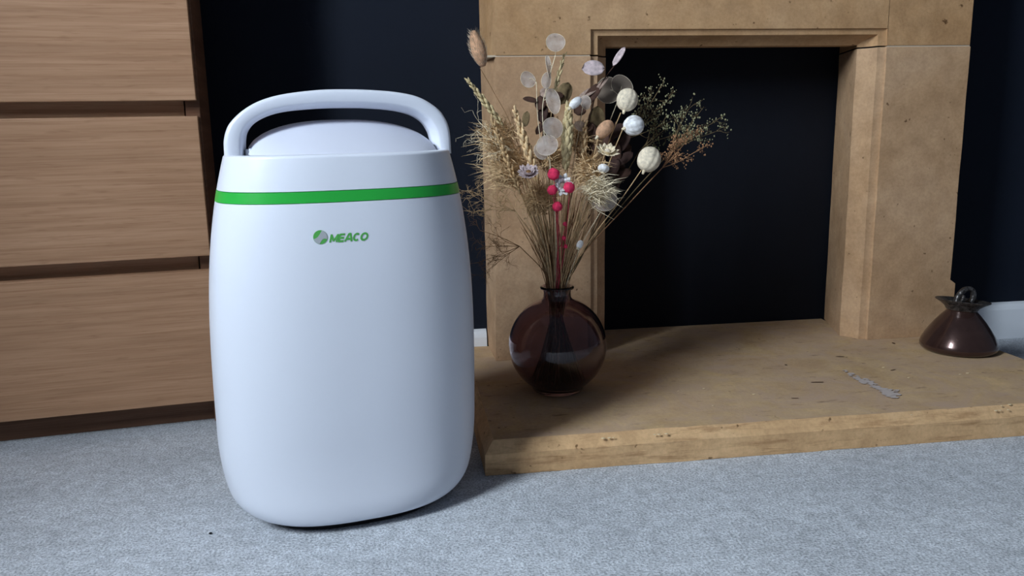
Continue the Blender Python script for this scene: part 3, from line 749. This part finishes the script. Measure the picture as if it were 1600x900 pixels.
# 6 petalled flowers
def daisy(head, c, r_px, seed, label, mm, cm, npet=14, layers=2, name='strawflower', smat='straw', via=None, pl=1.0, tiltn=None):
    Cc = at(*c); o, path = flower(name, at(*head), seed, label, 'dried flower', sr=.0010, smat=smat, via=via)
    nn = (tiltn or Vector((-.1, -.75, .65))).normalized(); F_ = frame(nn, Vector((1, 0, 0))); rnd = random.Random(seed)
    for ly_ in range(layers):
        for k_ in range(npet):
            a_ = 2 * PI * (k_ + .5 * ly_) / npet + rnd.uniform(-.1, .1); up_ = .35 + .5 * ly_
            d_ = F_ @ Vector((math.cos(a_), math.sin(a_), up_)); d_.normalize()
            side = (F_ @ Vector((-math.sin(a_), math.cos(a_), 0))); L = r_px * PX * (1 - .25 * ly_) * pl * rnd.uniform(.85, 1.1); W_ = r_px * PX * .22
            bm = bmesh.new() if k_ == 0 and ly_ == 0 else bm
            pts = []
            for t, w_ in ((.1, .4), (.45, 1), (.8, .8), (1, .05)):
                ctr = Cc + d_ * L * t + (F_ @ Vector((0, 0, 1))) * L * .12 * t * t
                pts.append((bm.verts.new(ctr - side * W_ * w_), bm.verts.new(ctr + nn * -.0006), bm.verts.new(ctr + side * W_ * w_)))
            for A_, B_ in zip(pts, pts[1:]):
                bm.faces.new((A_[0], A_[1], B_[1], B_[0])); bm.faces.new((A_[1], A_[2], B_[2], B_[1]))
    pt = addp('petals', bm, C_[mm], o)
    md = pt.modifiers.new('thickness', 'SOLIDIFY'); md.thickness = .0004
    bm = bmesh.new(); bmesh.ops.create_icosphere(bm, subdivisions=2, radius=r_px * PX * .28, matrix=Matrix.Translation(Cc + nn * r_px * PX * .18)); addp('flower_centre', bm, C_[cm], o)
    return o
daisy((946, 250, 1.205), (948, 240, 1.2), 19, 61, 'cream star-shaped flower right of centre', 'cream', 'ivory', 11, 2, via=[at(895, 380, 1.22)], tiltn=Vector((.1, -.55, .8)))
daisy((882, 305, 1.195), (879, 290, 1.185), 18, 62, 'white papery flower among the pink buds', 'white', 'taupe', 10, 2, via=[at(876, 380, 1.21)], tiltn=Vector((-.1, -.95, .3)))
daisy((826, 285, 1.205), (826, 273, 1.2), 18, 63, 'pinkish white thistle-like flower at the left', 'lilac', 'straw_dark', 16, 3, via=[at(855, 380, 1.22)], tiltn=Vector((-.1, -.6, .8)))
# 7 pink bud stems
for i, (x, y, r_) in enumerate(((865, 272, 9), (863, 297, 7.5), (889, 293, 8.5), (871, 323, 7.5), (883, 350, 3.5), (881, 372, 3.5), (884, 385, 3))):
    Y_ = 1.178 if i < 4 else 1.20
    lab = ['bright pink bud, topmost of the pink cluster', 'bright pink bud left of the white papery flower', 'bright pink bud in front of the white papery flower', 'bright pink bud lowest of the large ones', 'tiny pink bud on the pink stems, upper', 'tiny pink bud on the pink stems, middle', 'tiny pink bud nearest the vase neck'][i]
    Cc = at(x, y, Y_); o, path = flower('pink_bud_stem', at(x + 1, y + r_, Y_), 70 + i, lab, 'dried flower', sr=.0010, smat='pinkstem', via=[at(872 + (i % 3) * 5, 390, 1.215)])
    bm = bmesh.new(); bmesh.ops.create_icosphere(bm, subdivisions=3, radius=r_ * PX, matrix=Matrix.Translation(Cc))
    for v_ in bm.verts: v_.co += (v_.co - Cc) * .16 * noise.noise(v_.co * 420)
    addp('bud', bm, C_['pink'], o)

# 8 branching sprays with tiny florets
def spray(head, tips, seed, label, smat, fmat, fr=1.8, via=None, depth=3, curl=0, nb=(3, 4), spread=.55, florets=True, sr=.0010, seglen=.010, twig_r=.00045):
    rnd = random.Random(seed); H_ = at(*head)
    o, path = flower('dried_spray', H_, seed, label, 'dried flower', sr=sr, smat=smat, via=via)
    tb = bmesh.new(); fb = bmesh.new(); nfl = [0]
    def grow(p, d, L, dep, r_):
        pts = [p]; cur = d.copy()
        for k_ in range(3):
            cur = (cur + Vector((rnd.gauss(0, .16 + curl), rnd.gauss(0, .14), rnd.gauss(0, .16 + curl)))).normalized(); pts.append(pts[-1] + cur * L / 3)
        tube(tb, pts, r_, r_ * .7, 4)
        if dep == 0:
            if florets:
                for _ in range(rnd.randint(1, 3)):
                    c = pts[-1] + Vector((rnd.gauss(0, .0022), rnd.gauss(0, .0022), rnd.gauss(0, .0022)))
                    bmesh.ops.create_icosphere(fb, subdivisions=1, radius=fr * PX * rnd.uniform(.6, 1.3), matrix=Matrix.Translation(c) @ Matrix.Diagonal((1, .8, 1.3, 1))); nfl[0] += 1
            return
        for _ in range(rnd.randint(*nb)):
            s_ = pts[rnd.choice((1, 2, 3))]
            nd = (cur + Vector((rnd.gauss(0, spread), rnd.gauss(0, spread), rnd.gauss(0, spread)))).normalized(); grow(s_, nd, L * .72, dep - 1, r_ * .72)
    for tp in tips:
        T_ = at(*tp); d_ = (T_ - H_); L = d_.length
        mids = spline([H_, H_.lerp(T_, .5) + Vector((rnd.uniform(-.004, .004), 0, rnd.uniform(-.004, .004))), T_], 4); tube(tb, mids, twig_r * 1.6, twig_r * 1.1, 5)
        for q_ in mids[2:]:
            if rnd.random() < .6: grow(q_, (d_.normalized() + Vector((rnd.gauss(0, .5), rnd.gauss(0, .4), rnd.gauss(0, .5)))).normalized(), seglen, depth - 1, twig_r)
        grow(T_, d_.normalized(), seglen, depth - 1, twig_r)
    addp('twigs', tb, C_[smat], o)
    if nfl[0]: addp('florets', fb, C_[fmat], o, kind='stuff')
    else: fb.free()
V1 = [at(912, 395, 1.225)]
spray((985, 215, 1.25), [(1012, 160, 1.25), (1030, 140, 1.25), (1045, 155, 1.245), (1020, 185, 1.25), (1000, 180, 1.25), (1035, 195, 1.25)], 81, 'greenish floret spray beside the upper ribbed pods', 'olive', 'sage', via=V1 + [at(950, 300, 1.24)], seglen=.013, fr=1.15, nb=(2, 2))
spray((1050, 235, 1.23), [(1075, 172, 1.23), (1090, 180, 1.23), (1108, 195, 1.225), (1120, 205, 1.225), (1085, 205, 1.23), (1062, 195, 1.23)], 82, 'greenish floret spray reaching farthest right over the dark opening', 'olive', 'sage', via=V1 + [at(985, 305, 1.23)], seglen=.013, fr=1.15, nb=(2, 2))
spray((1035, 262, 1.215), [(1060, 225, 1.215), (1075, 218, 1.215), (1090, 235, 1.215), (1058, 245, 1.215), (1082, 210, 1.215)], 83, 'rust-coloured floret spray below the green one at the right', 'rust', 'rust', via=V1 + [at(990, 310, 1.22)], seglen=.011, fr=1.15, nb=(2, 2))
spray((1000, 235, 1.26), [(1030, 210, 1.26), (1040, 215, 1.26), (1015, 205, 1.26)], 84, 'thin olive twig spray between the ribbed pods and the right sprays', 'olive', 'green', via=V1 + [at(955, 310, 1.25)], seglen=.012, fr=1.0, nb=(2, 2))
# fine twigs to the left
spray((800, 235, 1.24), [(765, 210, 1.24), (750, 222, 1.24), (745, 205, 1.235), (760, 245, 1.235), (748, 190, 1.24)], 85, 'wispy pale curling grass spray at the upper left', 'cream', 'cream', via=[at(846, 370, 1.245)], depth=3, curl=.22, florets=False, twig_r=.00042, seglen=.019, nb=(1, 2))
spray((805, 330, 1.24), [(765, 305, 1.24), (752, 315, 1.24), (740, 300, 1.235), (770, 285, 1.24), (745, 330, 1.24)], 86, 'fine tan twig tangle at the left beside the white appliance', 'straw', 'straw', via=[at(850, 395, 1.245)], depth=3, curl=.18, florets=False, twig_r=.0004, seglen=.019, nb=(2, 3))
spray((812, 385, 1.245), [(775, 365, 1.245), (760, 385, 1.245), (782, 400, 1.24), (750, 360, 1.24), (765, 420, 1.245), (748, 410, 1.245)], 87, 'fine brown twigs hanging low at the left over the pale stone', 'straw_dark', 'straw', via=[at(850, 425, 1.245)], depth=3, curl=.15, florets=False, twig_r=.00036, seglen=.018, nb=(2, 3))

# 9 tufts and loose grasses
def tuft(c, R_px, seed, label, mm, n=420, via=None, squash=1.0, dirv=(0, 0, 1)):
    Cc = at(*c); o, path = flower('grass_tuft', Cc, seed, label, 'dried grass', sr=.0011, smat='straw', via=via)
    bm = bmesh.new(); rnd = random.Random(seed)
    for i in range(n):
        d_ = Vector((rnd.gauss(0, 1), rnd.gauss(0, .8), rnd.gauss(0, 1))) + Vector(dirv) * 1.3; d_.normalize()
        st = Cc + Vector((rnd.gauss(0, .25), rnd.gauss(0, .25), rnd.gauss(0, .25) * squash)) * R_px * PX
        L = R_px * PX * rnd.uniform(.4, 1.0); b_ = Vector((rnd.gauss(0, .3), rnd.gauss(0, .3), -.3)) * L
        p1 = st + d_ * L * .5; p2 = st + d_ * L + b_ * .6; s_ = d_.orthogonal().normalized() * .0005
        v0, v1, v2, v3, v4 = [bm.verts.new(p) for p in (st - s_, st + s_, p1 + s_, p1 - s_, p2)]
        bm.faces.new((v0, v1, v2, v3)); bm.faces.new((v3, v2, v4))
    addp('plume', bm, C_[mm], o, kind='stuff', smooth=False)
tuft((930, 298, 1.20), 30, 91, 'cream fluffy plume above the round buff disc', 'cream', 800, via=[at(895, 390, 1.22)], dirv=(.7, -.2, .2))
tuft((920, 268, 1.225), 30, 92, 'sandy fluffy plume left of the cream star flower', 'sand', 1300, via=[at(890, 390, 1.23)], dirv=(-.1, 0, .7))
tuft((800, 270, 1.25), 44, 93, 'straw plume at the left behind the thistle-like flower', 'sand', 1300, via=[at(848, 390, 1.25)], dirv=(-.5, 0, 1))
tuft((782, 222, 1.255), 40, 94, 'airy tan plume high on the left over the stone edge', 'sand', 900, via=[at(846, 380, 1.25)], dirv=(-.4, 0, 1))
tuft((905, 225, 1.26), 32, 95, 'tan plume in the upper centre behind the spikes', 'straw', 900, via=[at(880, 380, 1.255)], dirv=(.2, 0, 1))
tuft((860, 250, 1.25), 30, 96, 'straw plume behind the papery lilac discs', 'straw', 900, via=[at(868, 380, 1.25)], dirv=(0, 0, 1))
tuft((845, 315, 1.23), 36, 97, 'brown grass plume under the thistle-like flower', 'straw', 800, via=[at(858, 400, 1.235)], dirv=(-.2, 0, 1))
# loose straws: uncountable bundle
bm = bmesh.new(); rnd = random.Random(99)
for i in range(150):
    u = rnd.uniform(-1, 1); u = u * abs(u) ** .2
    ang = math.radians(92 - u * 26); Ln = rnd.uniform(.09, .20) * (1 - .25 * abs(u))
    hd = NECK + Vector((math.cos(ang) * Ln, rnd.uniform(-.045, .03) * Ln / .2, math.sin(ang) * Ln))
    pth = stem_path(hd, 1000 + i); tube(bm, pth, rnd.uniform(.0006, .0012), .0004, 4)
o = empty('straw_bundle', (VX, VY, HT + .013)); tag(o, 'dense bundle of thin dry straws filling the neck of the vase', 'dried grass')
link('straws', rel(bm, o), C_['straw_dark'], o, kind='stuff')
bm = bmesh.new()
for i in range(70):
    u = rnd.uniform(-1, 1)
    ang = math.radians(93 - u * 22); Ln = rnd.uniform(.09, .20)
    hd = NECK + Vector((math.cos(ang) * Ln, rnd.uniform(-.06, .0) * Ln / .2, math.sin(ang) * Ln))
    tube(bm, stem_path(hd, 3000 + i), rnd.uniform(.0006, .0012), .0004, 4)
link('pale_straws', rel(bm, o), C_['sand'], o, kind='stuff')

# a crumb on the carpet
bm = bmesh.new(); bmesh.ops.create_icosphere(bm, subdivisions=2, radius=.0016, matrix=Matrix.Diagonal((1.3, 1, .7, 1)))
for v_ in bm.verts: v_.co *= 1 + .25 * noise.noise(v_.co * 900)
o = link('crumb', bm, M['black']); o.location = onz(329, 833, .0015); tag(o, 'tiny black crumb on the carpet left of the dehumidifier', 'crumb')
